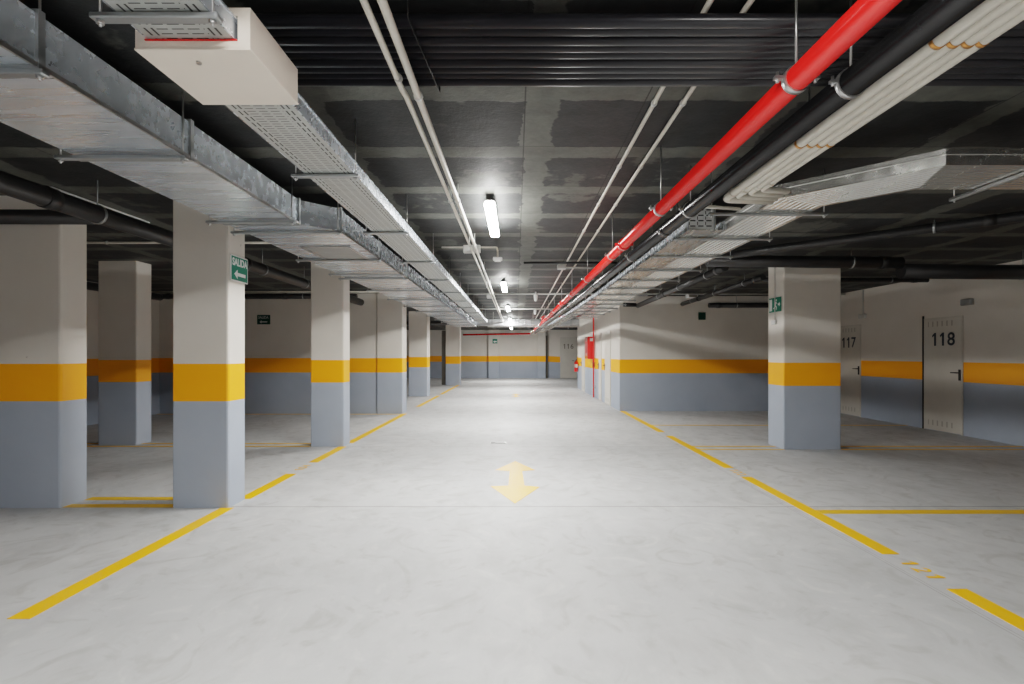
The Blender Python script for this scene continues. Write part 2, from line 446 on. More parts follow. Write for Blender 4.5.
# double-headed arrow
def arrow_mesh():
    b = MB()
    y0, y1, y2, y3 = 4.82, 5.58, 7.20, 6.80
    # coordinates measured on the floor: near tip, near barbs, far barbs, far tip
    pts = [(0, 4.86), (.27, 5.47), (.105, 5.53), (.088, 6.22), (.25, 6.27), (0, 6.80),
           (-.25, 6.27), (-.07, 6.22), (-.075, 5.53), (-.27, 5.50)]
    pts = [(x-.01, y) for x, y in pts]
    b.prism(pts, -.002, .003)
    return b
arrow_mesh().build('direction_arrow', M['arrow'], label='pale yellow double headed arrow painted in the middle of the aisle', cat='floor arrow')
b = MB(); b.prism([(x*.62, 17.75+(y-5.85)*.75) for x, y in [(0, 4.86), (.27, 5.47), (.105, 5.53), (.088, 6.22), (.25, 6.27), (0, 6.80), (-.25, 6.27), (-.07, 6.22), (-.075, 5.53), (-.27, 5.50)]], -.002, .003)
b.build('direction_arrow', M['arrow'], label='small far yellow arrow painted in the aisle near the end', cat='floor arrow')
d = thing('floor_drain', 'small dark slotted drain in the aisle floor beyond the arrow', 'drain', (-.29, 8.2, 0))
MB().box(-.42, -.16, 8.12, 8.28, -.01, .004).build('drain_frame', M['steel'], d)
b = MB(); b.box(-.41, -.17, 8.13, 8.27, 0, .0045)
for k in range(9): b.box(-.41+k*.028, -.395+k*.028, 8.135, 8.265, 0, .006)
b.build('grate', M['dark'], d)

# ------------------------------------------------------------------ ceiling lamps
LAMP_Z = 2.87
def make_lamp():
    r = thing('ceiling_lamp', 'x', 'lamp', (0, 0, CEIL), group='fluorescent lamps along the middle of the ceiling')
    for yy in (-.42, .42): MB().tube([(0, yy, CEIL-.075), (0, yy, CEIL)], .006, 8).build('suspension_rod', M['steel'], r)
    MB().box(-.045, .045, -.60, .60, CEIL-.092, CEIL-.07, .006).build('housing', M['housing'], r)
    MB().box(-.05, .05, -.62, .62, CEIL-.130, CEIL-.091, .015, 2).build('diffuser', M['tube'], r)
    ld = bpy.data.lights.new('lamp_light', 'AREA'); ld.shape = 'RECTANGLE'; ld.size = .035; ld.size_y = 1.18
    ld.energy = AREA_W; ld.color = (1.0, .985, .955)
    lo = bpy.data.objects.new('lamp_light', ld); col.objects.link(lo); lo.parent = r; lo.location = (0, 0, -.136)
    return r
lp = make_lamp()
lamp_y = [5.22, 10.4, 15.3, 20.2, 26.6, .05, -4.9]
labels = ['nearest lit fluorescent tube lamp on the middle of the ceiling',
          'second lit ceiling lamp away from the camera',
          'third lit ceiling lamp, just before the crosswise silver duct',
          'lit ceiling lamp just beyond the crosswise silver duct',
          'farthest lit ceiling lamp near the end wall',
          'lit ceiling lamp above the camera', 'lit ceiling lamp behind the camera']
for i, y in enumerate(lamp_y):
    o = lp if i == 0 else copy_tree(lp)
    o.location = (-.245, y, CEIL); o['label'] = labels[i]
# unlit lamp in the left bay
r = thing('ceiling_lamp', 'unlit white strip lamp on the ceiling of the left bay behind the dark drain pipe', 'lamp', (-4.19, 4.9, CEIL))
MB().box(-4.24, -4.13, 4.45, 5.65, CEIL-.045, CEIL-.002, .008).build('housing', M['housing'], r)
MB().box(-4.23, -4.14, 4.47, 5.63, CEIL-.08, CEIL-.044, .012, 2).build('diffuser', M['housing'], r)

# ------------------------------------------------------------------ left duct
def struts(parent, spots, rod_top=CEIL, rod_r=.005, h=.03, w=.04):
    """spots: (x0, x1, y, ztop): a channel under the run with a threaded rod at each end"""
    for x0, x1, y, zt in spots:
        st = MB().box(x0, x1, y-w/2, y+w/2, zt-h, zt, .004).build('support_strut', M['strut'], parent)
        for x in (x0+.025, x1-.025):
            MB().tube([(x, y, zt-h-.02), (x, y, CEIL)], rod_r, 8).tube([(x, y, zt-h-.012), (x, y, zt-h)], .012, 6).build('hanger_rod', M['steel'], st)
DB, DT = 2.60, 2.81
du = thing('air_duct', 'long rectangular galvanized air duct under the ceiling on the left', 'duct', (-2.2, 6, DB))
foot = [(-2.55, YB+.02), (-1.91, YB+.02), (-1.91, 4.40), (-1.645, 4.66), (-1.645, 20.88), (-2.55, 20.88)]
MB().prism(foot, DB, DT).build('duct_body', M['galv'], du)
def flange(x0, x1, y, z0, z1, w=.03, t=.014):
    b = MB()
    b.box(x0-t, x0, y-w/2, y+w/2, z0-t, z1+t); b.box(x1, x1+t, y-w/2, y+w/2, z0-t, z1+t)
    b.box(x0, x1, y-w/2, y+w/2, z0-t, z0); b.box(x0, x1, y-w/2, y+w/2, z1, z1+t)
    return b
for y in (.4, 2.0, 2.93, 4.39): flange(-2.55, -1.91, y, DB, DT).build('flange', M['strut'], du)
for y in (4.68, 6.03, 7.5, 9.0, 10.5, 12.0, 13.5, 15.0, 16.5, 18.0, 19.5): flange(-2.55, -1.645, y, DB, DT).build('flange', M['strut'], du)
b = MB()
b.box(-1.912, -1.90, YB+.02, 4.38, DB-.008, DB+.012); b.build('corner_seam', M['steel'], du)
MB().box(-1.648, -1.636, 4.68, 20.86, DB-.008, DB+.012).build('corner_seam', M['steel'], du)
b = MB(); b.box(-2.26, -1.78, 5.32, 6.0, DB-.012, DB, .004); b.build('access_panel', M['grille'], du)
b = MB()
for (x0, x1, y0, y1) in ((-2.29, -1.75, 5.28, 5.32), (-2.29, -1.75, 6.0, 6.03), (-2.29, -2.26, 5.3, 6.02), (-1.78, -1.75, 5.3, 6.02)):
    b.box(x0, x1, y0, y1, DB-.016, DB)
b.build('panel_frame', M['steel'], du)
sp = [(-2.63, -1.88, y, DB-.014) for y in (.5, 2.0, 2.86, 4.25)] + [(-2.63, -1.62, y, DB-.014) for y in (4.62, 5.98, 7.03, 7.42, 8.8, 10.2, 11.7, 13.1, 14.6, 16.1, 17.5, 19.0)]
struts(du, sp, h=.022)

# crosswise silver duct at the far end
cd = thing('air_duct', 'short silver air duct crossing the far end of the aisle under the ceiling', 'duct', (.5, 21.1, 2.67))
MB().box(-2.55, 2.64, 20.90, 21.35, 2.665, 2.925, .005).build('duct_body', M['galvx'], cd)
for x in (-1.6, -1.0, -.45, .1, .65, 1.2, 1.75, 2.3):
    b = MB(); t = .014
    b.box(x-.015, x+.015, 20.90-t, 20.90, 2.665-t, 2.925+t); b.box(x-.015, x+.015, 20.90, 21.35, 2.665-t, 2.665)
    b.box(x-.015, x+.015, 21.35, 21.35+t, 2.665-t, 2.925+t)
    b.build('flange', M['strut'], cd)
for x in (-.7, .9, 2.35): MB().tube([(x, 20.87, 2.65), (x, 20.87, CEIL)], .006, 8).build('hanger_rod', M['steel'], cd)
# --- left perforated cable tray
TB = 2.60
tr = thing('cable_tray', 'perforated galvanized cable tray beside the left duct, passing through the cream box', 'cable tray', (-1.185, 6, TB))
MB().box(-1.34, -1.03, YB+.02, 17.9, TB, TB+.004).build('tray_floor', M['tray_l'], tr)
for x0, x1 in ((-1.345, -1.338), (-1.032, -1.025)):
    b = MB(); b.box(x0, x1, YB+.02, 17.9, TB, TB+.075)
    b.box(x0-.006, x1+.006, YB+.02, 17.9, TB+.070, TB+.078)
    b.build('side_rail', M['galv'], tr)
struts(tr, [(-1.43, -1.0, 1.69+1.50*k, TB-.002) for k in (-3, -2, -1, 0, 1, 2, 3, 4, 5, 6, 7, 8, 9, 10)], rod_r=.0045, h=.02)
cb = thing('junction_enclosure', 'large cream metal box hanging under the ceiling at the top left', 'metal box', (-1.18, 2.0, 2.57))
b = MB()
z0, z1 = 2.570, 2.716
X0, X1, Y0, Y1 = -1.39, -.97, 1.825, 2.222
b.box(X0, X1, Y0, Y1, z0, z0+.010)                                   # bottom
b.box(X0, X1, Y0, Y1, z1-.010, z1)                                   # top
b.box(X0, X0+.014, Y0, Y1, z0+.010, z1-.010); b.box(X1-.014, X1, Y0, Y1, z0+.010, z1-.010)   # sides
for ya, yb in ((Y0, Y0+.012), (Y1-.012, Y1)):                        # ends, cut out round the tray
    b.box(X0+.014, -1.352, ya, yb, z0+.010, z1-.010); b.box(-1.016, X1-.014, ya, yb, z0+.010, z1-.010)
    b.box(-1.352, -1.016, ya, yb, TB+.086, z1-.010); b.box(-1.352, -1.016, ya, yb, z0+.010, TB-.004)
b.build('box_body', M['cream'], cb)
MB().box(X0-.003, X1+.003, Y0-.003, Y1+.003, z0-.010, z0-.001, .002).build('lid', M['cream'], cb)
MB().box(-1.352, -1.016, 1.819, 1.826, TB-.006, TB-.002).build('edge_strip', M['red'], cb)
MB().tube([(-1.205, 1.90, z0-.016), (-1.205, 1.90, z0-.009)], .010, 12).build('lid_screw', M['steel'], cb)

# ------------------------------------------------------------------ black conduit bundle across the ceiling
for k in range(9):
    y = 2.105 + k*.056
    x1 = 7.9
    z = 2.853 + .004*math.sin(k*2.1)
    MB().tube([(-1.3, y, z), (x1, y, z)], .0277, 14).build('black_conduit', M['bundle'],
        label='black plastic conduit in the bundle crossing the ceiling side by side', cat='conduit', group='black conduits crossing the ceiling')
b = MB()
b.tube([(-.44, 2.04, CEIL), (-.44, 2.04, 2.822), (-.40, 2.62, 2.822), (-.40, 2.62, CEIL)], .004, 6)
b.build('hanging_wire', M['dark'], label='thin dark wire strap holding up the black conduit bundle', cat='wire')

# ------------------------------------------------------------------ white conduits along the ceiling
def conduit(name, pts, r, mat, label, cat='conduit', clips=(), clipmat='grey_pvc', bend=0, group=None, seg=12):
    o = thing(name, label, cat, pts[0], group)
    MB().tube(pts, r, seg, bend).build('tube', M[mat], o)
    for (c, ax) in clips:
        bb = MB().ring(c, ax, r, .018, .006, 12)
        bb.box(c[0]-.006, c[0]+.006, c[1]-.006, c[1]+.006, c[2], CEIL)
        bb.build('clip', M[clipmat], o)
    return o
zc = 2.803
conduit('ceiling_conduit', [(-.512, YB+.1, zc), (-.512, 2.9, zc), (-.52, 24, zc)], .019, 'white_pvc',
        'right one of the white conduit pair running down the ceiling left of the lamps',
        clips=[((-.512, y, zc), (0, 1, 0)) for y in (2.62, 4.4, 6.2, 8.1, 10.0, 12)])
conduit('ceiling_conduit', [(-.582, YB+.1, zc), (-.582, 2.55, zc), (-.575, 2.62, zc), (-.562, 24, zc)], .015, 'white_pvc',
        'left one of the white conduit pair, kinked near the black conduit bundle',
        clips=[((-.577, y, zc), (0, 1, 0)) for y in (2.45, 4.4, 6.2, 8.1, 10.0, 12)])
zr = CEIL-.016
conduit('ceiling_conduit', [(.815, YB+.1, zr), (.815, 24, zr)], .013, 'white_pvc',
        'thin white ceiling conduit, left one of the pair between lamp and red pipe',
        clips=[((.815, y, zr), (0, 1, 0)) for y in (2.95, 3.95, 4.95, 6.0)])
conduit('ceiling_conduit', [(.985, YB+.1, zr), (.985, 24, zr)], .013, 'white_pvc',
        'thin white ceiling conduit, the one of the pair nearer the red pipe',
        clips=[((.985, y, zr), (0, 1, 0)) for y in (2.95, 3.95, 4.95, 6.0)])
# cross conduits
conduit('cross_conduit', [(-1.0, 6.72, 2.89), (-.26, 6.72, 2.89), (-.255, 6.95, 2.89), (-.255, 6.95, 2.80)], .012, 'white_pvc',
        'short white conduit crossing from the cable tray to the small sensor by the nearest lamp', bend=.03)
o = MB(); o.box(-.70, -.47, 6.60, 6.66, 2.795, 2.90, .01); o.build('junction_box', M['grey_pvc'],
        label='pale junction box where the white conduit pair meets the cross conduit', cat='junction box')
s_ = thing('ceiling_sensor', 'small white sensor hanging under the conduit right of the junction box', 'sensor', (-.255, 6.95, 2.74))
MB().box(-.32, -.19, 6.90, 7.0, 2.755, 2.80, .012, 2).build('sensor_body', M['housing'], s_)
MB().box(-.30, -.21, 6.915, 6.985, 2.742, 2.757, .006).build('sensor_lens', M['sign_white'], s_)
conduit('cross_conduit', [(-1.5, 12.0, 2.90), (7.9, 12.0, 2.90)], .016, 'grey_pvc', 'long pale conduit crossing the whole ceiling in front of the core wall')
conduit('cross_conduit', [(-1.5, 15.6, 2.87), (2.5, 15.6, 2.87)], .02, 'grey_pvc', 'pale conduit crossing the aisle ceiling near the third lamp')
conduit('cross_conduit', [(-1.0, 17.6, 2.43), (2.2, 17.6, 2.43)], .02, 'grey_pvc', 'pale conduit slung just below the crosswise silver duct',
        clips=[((x, 17.6, 2.43), (1, 0, 0)) for x in (-.8, .6, 2.0)])
conduit('cross_conduit', [(.12, 7.9, 2.90), (1.6, 7.9, 2.90)], .018, 'drain', 'dark conduit crossing the ceiling toward the red pipe')
conduit('cross_conduit', [(.73, 8.25, 2.885), (1.3, 8.25, 2.885)], .014, 'grey_pvc', 'short pale conduit from the small box toward the red pipe')
MB().box(.68, .82, 8.15, 8.28, 2.85, 2.93, .01).build('junction_box', M['grey_pvc'], label='small pale box on the thin conduit pair left of the red pipe', cat='junction box')
def siren(x, y, z, s, label):
    t = thing('ceiling_detector', label, 'detector', (x, y, z))
    b = MB()
    n = 16; rings = []
    for (rr, zz) in ((.055, .09), (.06, .05), (.045, -.05), (.03, -.09)):
        rings.append([b.bm.verts.new((x+rr*s*math.cos(2*math.pi*k/n), y+rr*s*math.sin(2*math.pi*k/n), z+zz*s)) for k in range(n)])
    for a, c in zip(rings, rings[1:]):
        for k in range(n): b.bm.faces.new((a[k], a[(k+1) % n], c[(k+1) % n], c[k]))
    b.bm.faces.new(rings[0]); b.bm.faces.new(rings[-1])
    b.build('detector_body', M['sign_white'], t)
    MB().tube([(x, y, z+.09*s), (x, y, CEIL)], .02, 10).build('mount', M['housing'], t)
siren(.47, 11.95, 2.80, .85, 'white cup shaped detector under the long cross conduit')
siren(.62, 16.2, 2.82, .8, 'smaller white detector farther back under the ceiling')
MB().box(-1.05+.35, -.62+.05, 11.9, 12.1, 2.80, 2.88, .01).build('junction_box', M['grey_pvc'], label='pale box on the conduit pair at the long cross conduit', cat='junction box')

# left bay conduit
conduit('cross_conduit', [(-8.6, 6.6, 2.925), (-2.6, 6.6, 2.925)], .016, 'white_pvc', 'white conduit crossing the left bay ceiling behind the nearest pillars',
        clips=[((x, 6.6, 2.925), (1, 0, 0)) for x in (-6.9, -5.4, -3.9)])
conduit('cross_conduit', [(-8.6, 11.8, 2.93), (-3.0, 11.8, 2.93)], .018, 'white_pvc', 'white conduit above the black pipe at the left cross wall')

# ------------------------------------------------------------------ red pipe
RX = lambda y: 1.098-.0142*y
rz = 2.50
rp = thing('fire_pipe', 'glossy red fire main pipe running down the right of the aisle ceiling', 'pipe', (1.1, 6, rz))
MB().tube([(RX(YB+.1), YB+.1, rz), (RX(25.2), 25.2, rz), (-2.7, 25.5, rz-.04)], .0457, 24, .15).build('pipe_body', M['red'], rp)
d = Vector((-.0142, 1, 0)).normalized()
for y in (.27, 1.91, 3.61, 5.30, 6.98, 8.7, 10.4, 12.1, 13.9, 15.5):
    c = Vector((RX(y), y, rz))
    b = MB(); b.tube([c-d*.014, c+d*.014], .052, 20)
    b.box(c.x-.085, c.x-.05, y-.01, y+.01, rz+.0, rz+.012); b.box(c.x+.05, c.x+.085, y-.01, y+.01, rz, rz+.012)
    b.tube([(c.x-.072, y, rz-.012), (c.x-.072, y, rz+.028)], .006, 6); b.tube([(c.x+.072, y, rz-.012), (c.x+.072, y, rz+.028)], .006, 6)
    pc = b.build('pipe_clamp', M['steel'], rp)
    MB().tube([(c.x, y, rz+.046), (c.x, y, CEIL)], .005, 8).build('hanger_rod', M['steel'], pc)
for y in (4.77, 10.0, 14.9):
    c = Vector((RX(y), y, rz)); b = MB(); b.tube([c-d*.035, c+d*.035], .057, 24)
    b.tube([c+Vector((-.085, 0, 0)), c+Vector((.085, 0, 0))], .014, 8)
    b.build('coupling', M['red'], rp)
# branch to the hose cabinet
br = thing('fire_branch_pipe', 'thin red pipe dropping down the core wall past the hose cabinet', 'pipe', (2.59, 16.7, 0))
MB().tube([(RX(16.5), 16.6, 2.50), (RX(16.5), 16.6, 2.715), (2.59, 16.7, 2.715), (2.59, 16.7, .02)], .026, 14, .07).build('pipe_body', M['red'], br)
MB().tube([(2.59, 16.7, 1.02), (2.59, 16.7, 1.20)], .04, 14).build('valve', M['darkred'], br)
for z in (.35, 2.2): MB().box(2.56, 2.665, 16.68, 16.72, z-.015, z+.015).build('wall_bracket', M['steel'], br)

# ------------------------------------------------------------------ black pipes
BX = lambda y: 1.455-.0165*y
bp = thing('drain_pipe', 'thick black pipe running beside the red pipe', 'pipe', (1.4, 6, 2.6))
MB().tube([(BX(YB+.1), YB+.1, 2.60), (BX(26.5), 26.5, 2.60)], .058, 24).build('pipe_body', M['black'], bp)
d = Vector((-.0165, 1, 0)).normalized()
for y in (.3, 2.12, 3.98, 5.85, 7.7, 9.55, 11.4, 13.3):
    c = Vector((BX(y), y, 2.60)); b = MB(); b.tube([c-d*.012, c+d*.012], .064, 20)
    b.box(c.x-.09, c.x-.058, y-.01, y+.01, 2.60, 2.612); b.tube([(c.x-.078, y, 2.588), (c.x-.078, y, 2.63)], .006, 6)
    pc = b.build('pipe_clamp', M['steel'], bp)
    MB().tube([(c.x, y, 2.655), (c.x, y, CEIL)], .005, 8).build('hanger_rod', M['steel'], pc)
for y in (1.2, 4.6, 8.3, 11.9):
    c = Vector((BX(y), y, 2.60)); MB().tube([c-d*.05, c+d*.05], .0625, 20).build('socket', M['black'], bp)
# ------------------------------------------------------------------ four cream conduits
names4 = ['cream conduit next to the thick black pipe, widest of the four', 'second cream conduit away from the black pipe',
          'third cream conduit away from the black pipe', 'outermost of the four cream conduits, farthest from the black pipe']
xs = (1.553, 1.612, 1.666, 1.716); rs = (.028, .024, .024, .021); ye = (3.72, 3.65, 3.57, 3.50)
for k in range(4):
    x, r_, y2 = xs[k], rs[k], ye[k]
    o = thing('cream_conduit', names4[k], 'conduit', (x, 0, 2.6))
    MB().tube([(x, YB+.1, 2.605), (x, y2, 2.605), (1.935, y2+.06, 2.612)], r_, 16, .07).build('tube', M['white_pvc'], o)
    MB().tube([(x, y2-.02-.14, 2.605), (x, y2-.14+.02, 2.605)], r_+.004, 16).build('socket', M['white_pvc'], o)
    for y in (.05, .94, 1.84, 2.73):
        b = MB(); b.tube([(x, y-.008, 2.605), (x, y+.008, 2.605)], r_+.003, 16)
        b.tube([(x+r_+.002, y, 2.60), (x+r_+.002, y, 2.66)], .005, 6)
        b.build('clip', M['brass'], o)
for y in (.05, .94, 1.84, 2.73):
    o = thing('conduit_hanger', {.05: 'steel hanger above the cream conduits behind the camera', .94: 'steel hanger above the cream conduits near the camera',
        1.84: 'steel hanger above the nearest row of yellow clips', 2.73: 'steel hanger above the second row of yellow clips'}[y], 'hanger', (1.63, y, 2.64))
    MB().box(1.52, 1.75, y-.015, y+.015, 2.636, 2.655).build('channel', M['strut'], o)
    MB().tube([(1.60, y, 2.65), (1.60, y, CEIL)], .005, 8).build('hanger_rod', M['steel'], o)

# ------------------------------------------------------------------ right trunking (ribbed) and perforated tray
tz = 2.60
tk = thing('cable_trunking', 'flat ribbed galvanized trunking that comes in from the right and bends along the aisle', 'trunking', (2.2, 4, tz))
w = .225; prof = [(-w, tz), ]
nr = 9
for k in range(nr):
    u0 = -w + .02 + k*(2*w-.04)/nr; st = (2*w-.04)/nr
    prof += [(u0, tz), (u0+.004, tz+.006), (u0+st*.35, tz+.006), (u0+st*.35+.004, tz)]
prof += [(w, tz), (w, tz+.06), (w+.006, tz+.064), (w+.006, tz+.07), (w, tz+.074), (w, tz+.10), (-w, tz+.10), (-w, tz+.074), (-w-.006, tz+.07), (-w-.006, tz+.064), (-w, tz+.06)]
path = [(7.95, 3.26), (2.70, 3.26), (2.155, 3.78), (2.155, 16.2)]
MB().sweep(prof, path).build('trunking_body', M['trunk'], tk)
struts(tk, [(1.56, 2.52, y, tz-.003) for y in (4.05, 4.92, 5.82, 6.76, 7.68, 8.62, 9.55, 10.5, 11.4, 12.35, 13.3, 14.2, 15.2)], rod_r=.0045, h=.022, w=.035)
# strut under the crossing leg, laid along the depth
for x, nm in ((3.2, ''), (4.7, ''), (6.2, '')):
    st = MB().box(x-.018, x+.018, 2.93, 3.68, tz-.025, tz-.003, .003).build('support_strut', M['strut'], tk)
    for y in (2.96, 3.65): MB().tube([(x, y, tz-.04), (x, y, CEIL)], .005, 8).build('hanger_rod', M['steel'], st)

pt = thing('cable_tray', 'perforated steel cable tray between the black pipe and the ribbed trunking', 'cable tray', (1.72, 8, tz))
tp = [(1.757, 4.62), (1.757, 10), (1.70, 13.5), (1.50, 20), (1.32, 26)]
hw = .165
MB().sweep([(-hw, tz), (hw, tz), (hw, tz+.004), (-hw, tz+.004)], tp).build('tray_floor', M['tray_r'], pt)
for sgn in (-1, 1):
    MB().sweep([(sgn*hw-.003, tz), (sgn*hw+.003, tz), (sgn*hw+.003, tz+.085), (sgn*hw-.003, tz+.085)], tp).build('side_rail', M['galv'], pt)
# upturned end
b = MB(); b.box(1.60, 1.84, 4.655, 4.66, tz+.01, tz+.235); b.build('end_plate', M['perf_plate'], pt)
b = MB(); b.box(1.585, 1.60, 4.63, 4.72, tz, tz+.235); b.box(1.84, 1.852, 4.63, 4.72, tz, tz+.235); b.build('end_flange', M['strut'], pt)
b = MB()
for ix in range(3):
    for iz in range(4):
        cx = 1.645+ix*.075; cz = tz+.045+iz*.05
        b.box(cx-.024, cx+.024, 4.650, 4.6545, cz-.005, cz+.005)
        if iz < 3: b.box(cx-.034, cx-.028, 4.650, 4.6545, cz+.010, cz+.040)
b.build('slot_pattern', M['dark'], pt)
conduit('cross_conduit', [(1.35, 3.98, 2.64), (1.80, 4.02, 2.62)], .014, 'white_pvc', 'short cream conduit end poking out below the black pipe')

# ------------------------------------------------------------------ dark drain pipes, right bay
def drain(pts, r, label, clamps=(), bend=.12, sockets=()):
    o = thing('drain_pipe', label, 'pipe', pts[0])
    MB().tube(pts, r, 20, bend).build('pipe_body', M['drain'], o)
    for a, c in [(pts[i], pts[i+1]) for i in range(len(pts)-1)]:
        a = Vector(a); c = Vector(c); Ln = (c-a).length; dd = (c-a).normalized(); n = int(Ln//1.4)
        for k in range(n):
            q = a+dd*(.7+1.4*k)
            b = MB(); b.tube([q-dd*.012, q+dd*.012], r+.006, 16); b.tube([(q.x, q.y, q.z+r), (q.x, q.y, CEIL)], .005, 6)
            b.build('pipe_clamp', M['strut'], o)
            if k % 2 == 0:
                q = a+dd*(.25+1.4*k)
                MB().tube([q-dd*.05, q+dd*.05], r+.007, 16).build('socket', M['drain'], o)
    return o
drain([(7.9, 2.6, 2.86), (5.17, 5.09, 2.86), (3.39, 6.73, 2.86), (2.6, 7.5, 2.85)], .055, 'slim dark pipe slanting under the ceiling of the right bay', bend=0)
drain([(7.95, 7.15, 2.62), (5.5, 7.15, 2.64)], .105, 'thick black pipe under the ceiling at the right edge, before the doors')
drain([(5.5, 7.15, 2.76), (2.75, 7.2, 2.80)], .085, 'dark pipe crossing in front of the top of the wide right pillar')
drain([(3.05, 7.30, 2.72), (3.12, 12.80, 2.70)], .058, 'dark pipe running back to the core wall near the aisle')
drain([(4.25, 8.6, 2.78), (4.26, 12.80, 2.74)], .05, 'dark pipe running back to the middle of the core wall')
drain([(4.9, 12.70, 2.70), (7.9, 12.70, 2.70)], .062, 'black pipe lying along the top of the core wall')
drain([(2.7, 12.55, 2.70), (3.02, 12.60, 2.70)], .05, 'short black pipe stub at the top corner of the core wall', bend=0)
drain([(7.9, 9.6, 2.88), (4.6, 9.6, 2.88)], .045, 'dark pipe crossing the right bay ceiling behind the wide pillar')
# left bay
drain([(-3.6, -2.0, 2.65), (-3.6, 11.6, 2.66)], .078, 'thick dark grey drain pipe slanting above the nearest left pillars')
drain([(-8.6, 4.50, 2.70), (-3.7, 4.48, 2.68)], .065, 'black pipe crossing in front of the leftmost pillar top')
drain([(-8.6, 12.0, 2.845), (-3.82, 12.0, 2.845)], .062, 'black pipe along the top of the left cross wall')
drain([(-8.4, .5, 2.80), (-8.4, 11.8, 2.80)], .08, 'black pipe along the top of the far left wall')
drain([(-7.0, 20.0, 2.72), (-1.9, 20.3, 2.72)], .08, 'black pipe crossing between the two farthest left pillars')
drain([(.6, 26.0, 2.83), (5.5, 25.8, 2.83)], .09, 'dark pipe crossing near the far end wall')

# ------------------------------------------------------------------ doors
def door_x(n, xw, face, y0, y1, number=None, z1=2.12, handle_side=-1, wall='right', numtxt=None, fr=.03):
    """door in a wall of constant x; face = -1 faces -x, which is toward the aisle"""
    o = thing('door_%d' % n, '', '', (xw, (y0+y1)/2, 0), kind='structure'); 
    for k in ('label', 'category'):
        if k in o: del o[k]
    t = .02
    MB().box(min(xw+face*t, xw-face*.02), max(xw+face*t, xw-face*.02), y0, y1, .01, z1, .001).build('door_leaf', M['door'], o)
    b = MB()
    xa, xb = sorted((xw+face*(t-.004), xw))
    b.box(xa, xb, y0-fr, y0+.002, 0, z1+fr); b.box(xa, xb, y1-.002, y1+fr, 0, z1+fr); b.box(xa, xb, y0+.002, y1-.002, z1-.002, z1+fr)
    b.build('door_frame', M['doorframe'], o)
    yh = y0+.02 if handle_side < 0 else y1-.02
    dy = 1 if handle_side < 0 else -1
    b = MB(); xo = xw+face*t
    b.box(xo, xo+face*.012, yh-.022, yh+.022, .98, 1.18, .003)
    b.tube([(xo, yh, 1.12), (xo+face*.055, yh, 1.12), (xo+face*.055, yh+dy*.13, 1.12)], .011, 8, .012)
    b.build('handle', M['dark'], o)
    for zz in (z1-.14, .10):
        MB().box(min(xo, xo+face*.003), max(xo, xo+face*.003), y0+.10, y1-.10, zz, zz+.10).build('vent', M['vent'], o)
    if number:
        # seen from the aisle looking at +x, the reader's right is -y
        m = frame_m((xo+face*.002, (y0+y1)/2-.03, 1.738), (0, face, 0), (0, 0, 1))
        number_mesh('door_number', number, .245, M['number'], m, o, adv=.72)
    return o
door_x(1, 8.0, -1, 8.97, 9.78, '118')
door_x(2, 8.0, -1, 11.62, 12.42, '117')
MB().box(7.965, 7.995, 9.79, 9.807, 0, 2.2, .003).build('black_door_strip', M['dark'], label='thin black upright strip along the far edge of door 118', cat='strip')  # narrow black upright strip at the far edge of the door
door_x(3, 2.66, -1, 14.05, 14.87, None, 2.1, 1)
door_x(4, 2.66, -1, 15.56, 15.97, None, 2.1, 1)
door_x(5, 2.66, -1, 19.3, 20.1, None, 2.1, 1)
# end wall door
o = thing('door_6', '', '', (3.2, YF, 0), kind='structure')
for k in ('label', 'category'):
    if k in o: del o[k]
MB().box(2.76, 3.66, YF-.03, YF+.01, .01, 2.45, .003).build('door_leaf', M['door'], o)
b = MB(); b.box(2.70, 2.76, YF-.04, YF, 0, 2.5); b.box(3.66, 3.72, YF-.04, YF, 0, 2.5); b.box(2.7, 3.72, YF-.04, YF, 2.45, 2.5)
b.build('door_frame', M['doorframe'], o)
number_mesh('door_number', '116', .30, M['wallgrey'], frame_m((3.2, YF-.034, 1.95), (1, 0, 0), (0, 0, 1)), o, adv=.75)
b = MB(); b.tube([(3.55, YF-.03, 1.08), (3.55, YF-.09, 1.08), (3.42, YF-.09, 1.08)], .012, 8, .015); b.build('handle', M['dark'], o)

# ------------------------------------------------------------------ hose cabinet, extinguisher
hc = thing('hose_cabinet', 'red fire hose cabinet on the core wall above the yellow band', 'cabinet', (2.55, 17.3, 1.3))
MB().box(2.43, 2.655, 16.9, 17.62, 1.30, 2.06, .008).build('cabinet_body', M['red'], hc)
MB().box(2.418, 2.432, 16.93, 17.59, 1.33, 2.03, .004).build('cabinet_door', M['red'], hc)
MB().box(2.50, 2.60, 16.893, 16.899, 1.90, 2.0).build('notice', M['sign_white'], hc)
MB().box(2.412, 2.418, 17.1, 17.42, 1.5, 1.86, .002).build('door_window', M['darkred'], hc)
ex = thing('fire_extinguisher', 'red fire extinguisher hanging at the far corner of the core wall', 'extinguisher', (2.56, 21.3, .75))
b = MB(); n = 20; rings = []
cx, cy = 2.56, 21.25
for rr, zz in ((.0, .72), (.07, .72), (.08, .74), (.08, 1.10), (.065, 1.15), (.03, 1.18), (.025, 1.20), (0, 1.20)):
    rings.append([b.bm.verts.new((cx+rr*math.cos(2*math.pi*k/n), cy+rr*math.sin(2*math.pi*k/n), zz)) for k in range(n)] if rr else [b.bm.verts.new((cx, cy, zz))])
for a, c in zip(rings, rings[1:]):
    for k in range(n):
        k2 = (k+1) % n
        if len(a) == 1: b.bm.faces.new((a[0], c[k], c[k2]))
        elif len(c) == 1: b.bm.faces.new((a[k], a[k2], c[0]))
        else: b.bm.faces.new((a[k], a[k2], c[k2], c[k]))
b.build('cylinder', M['red'], ex)
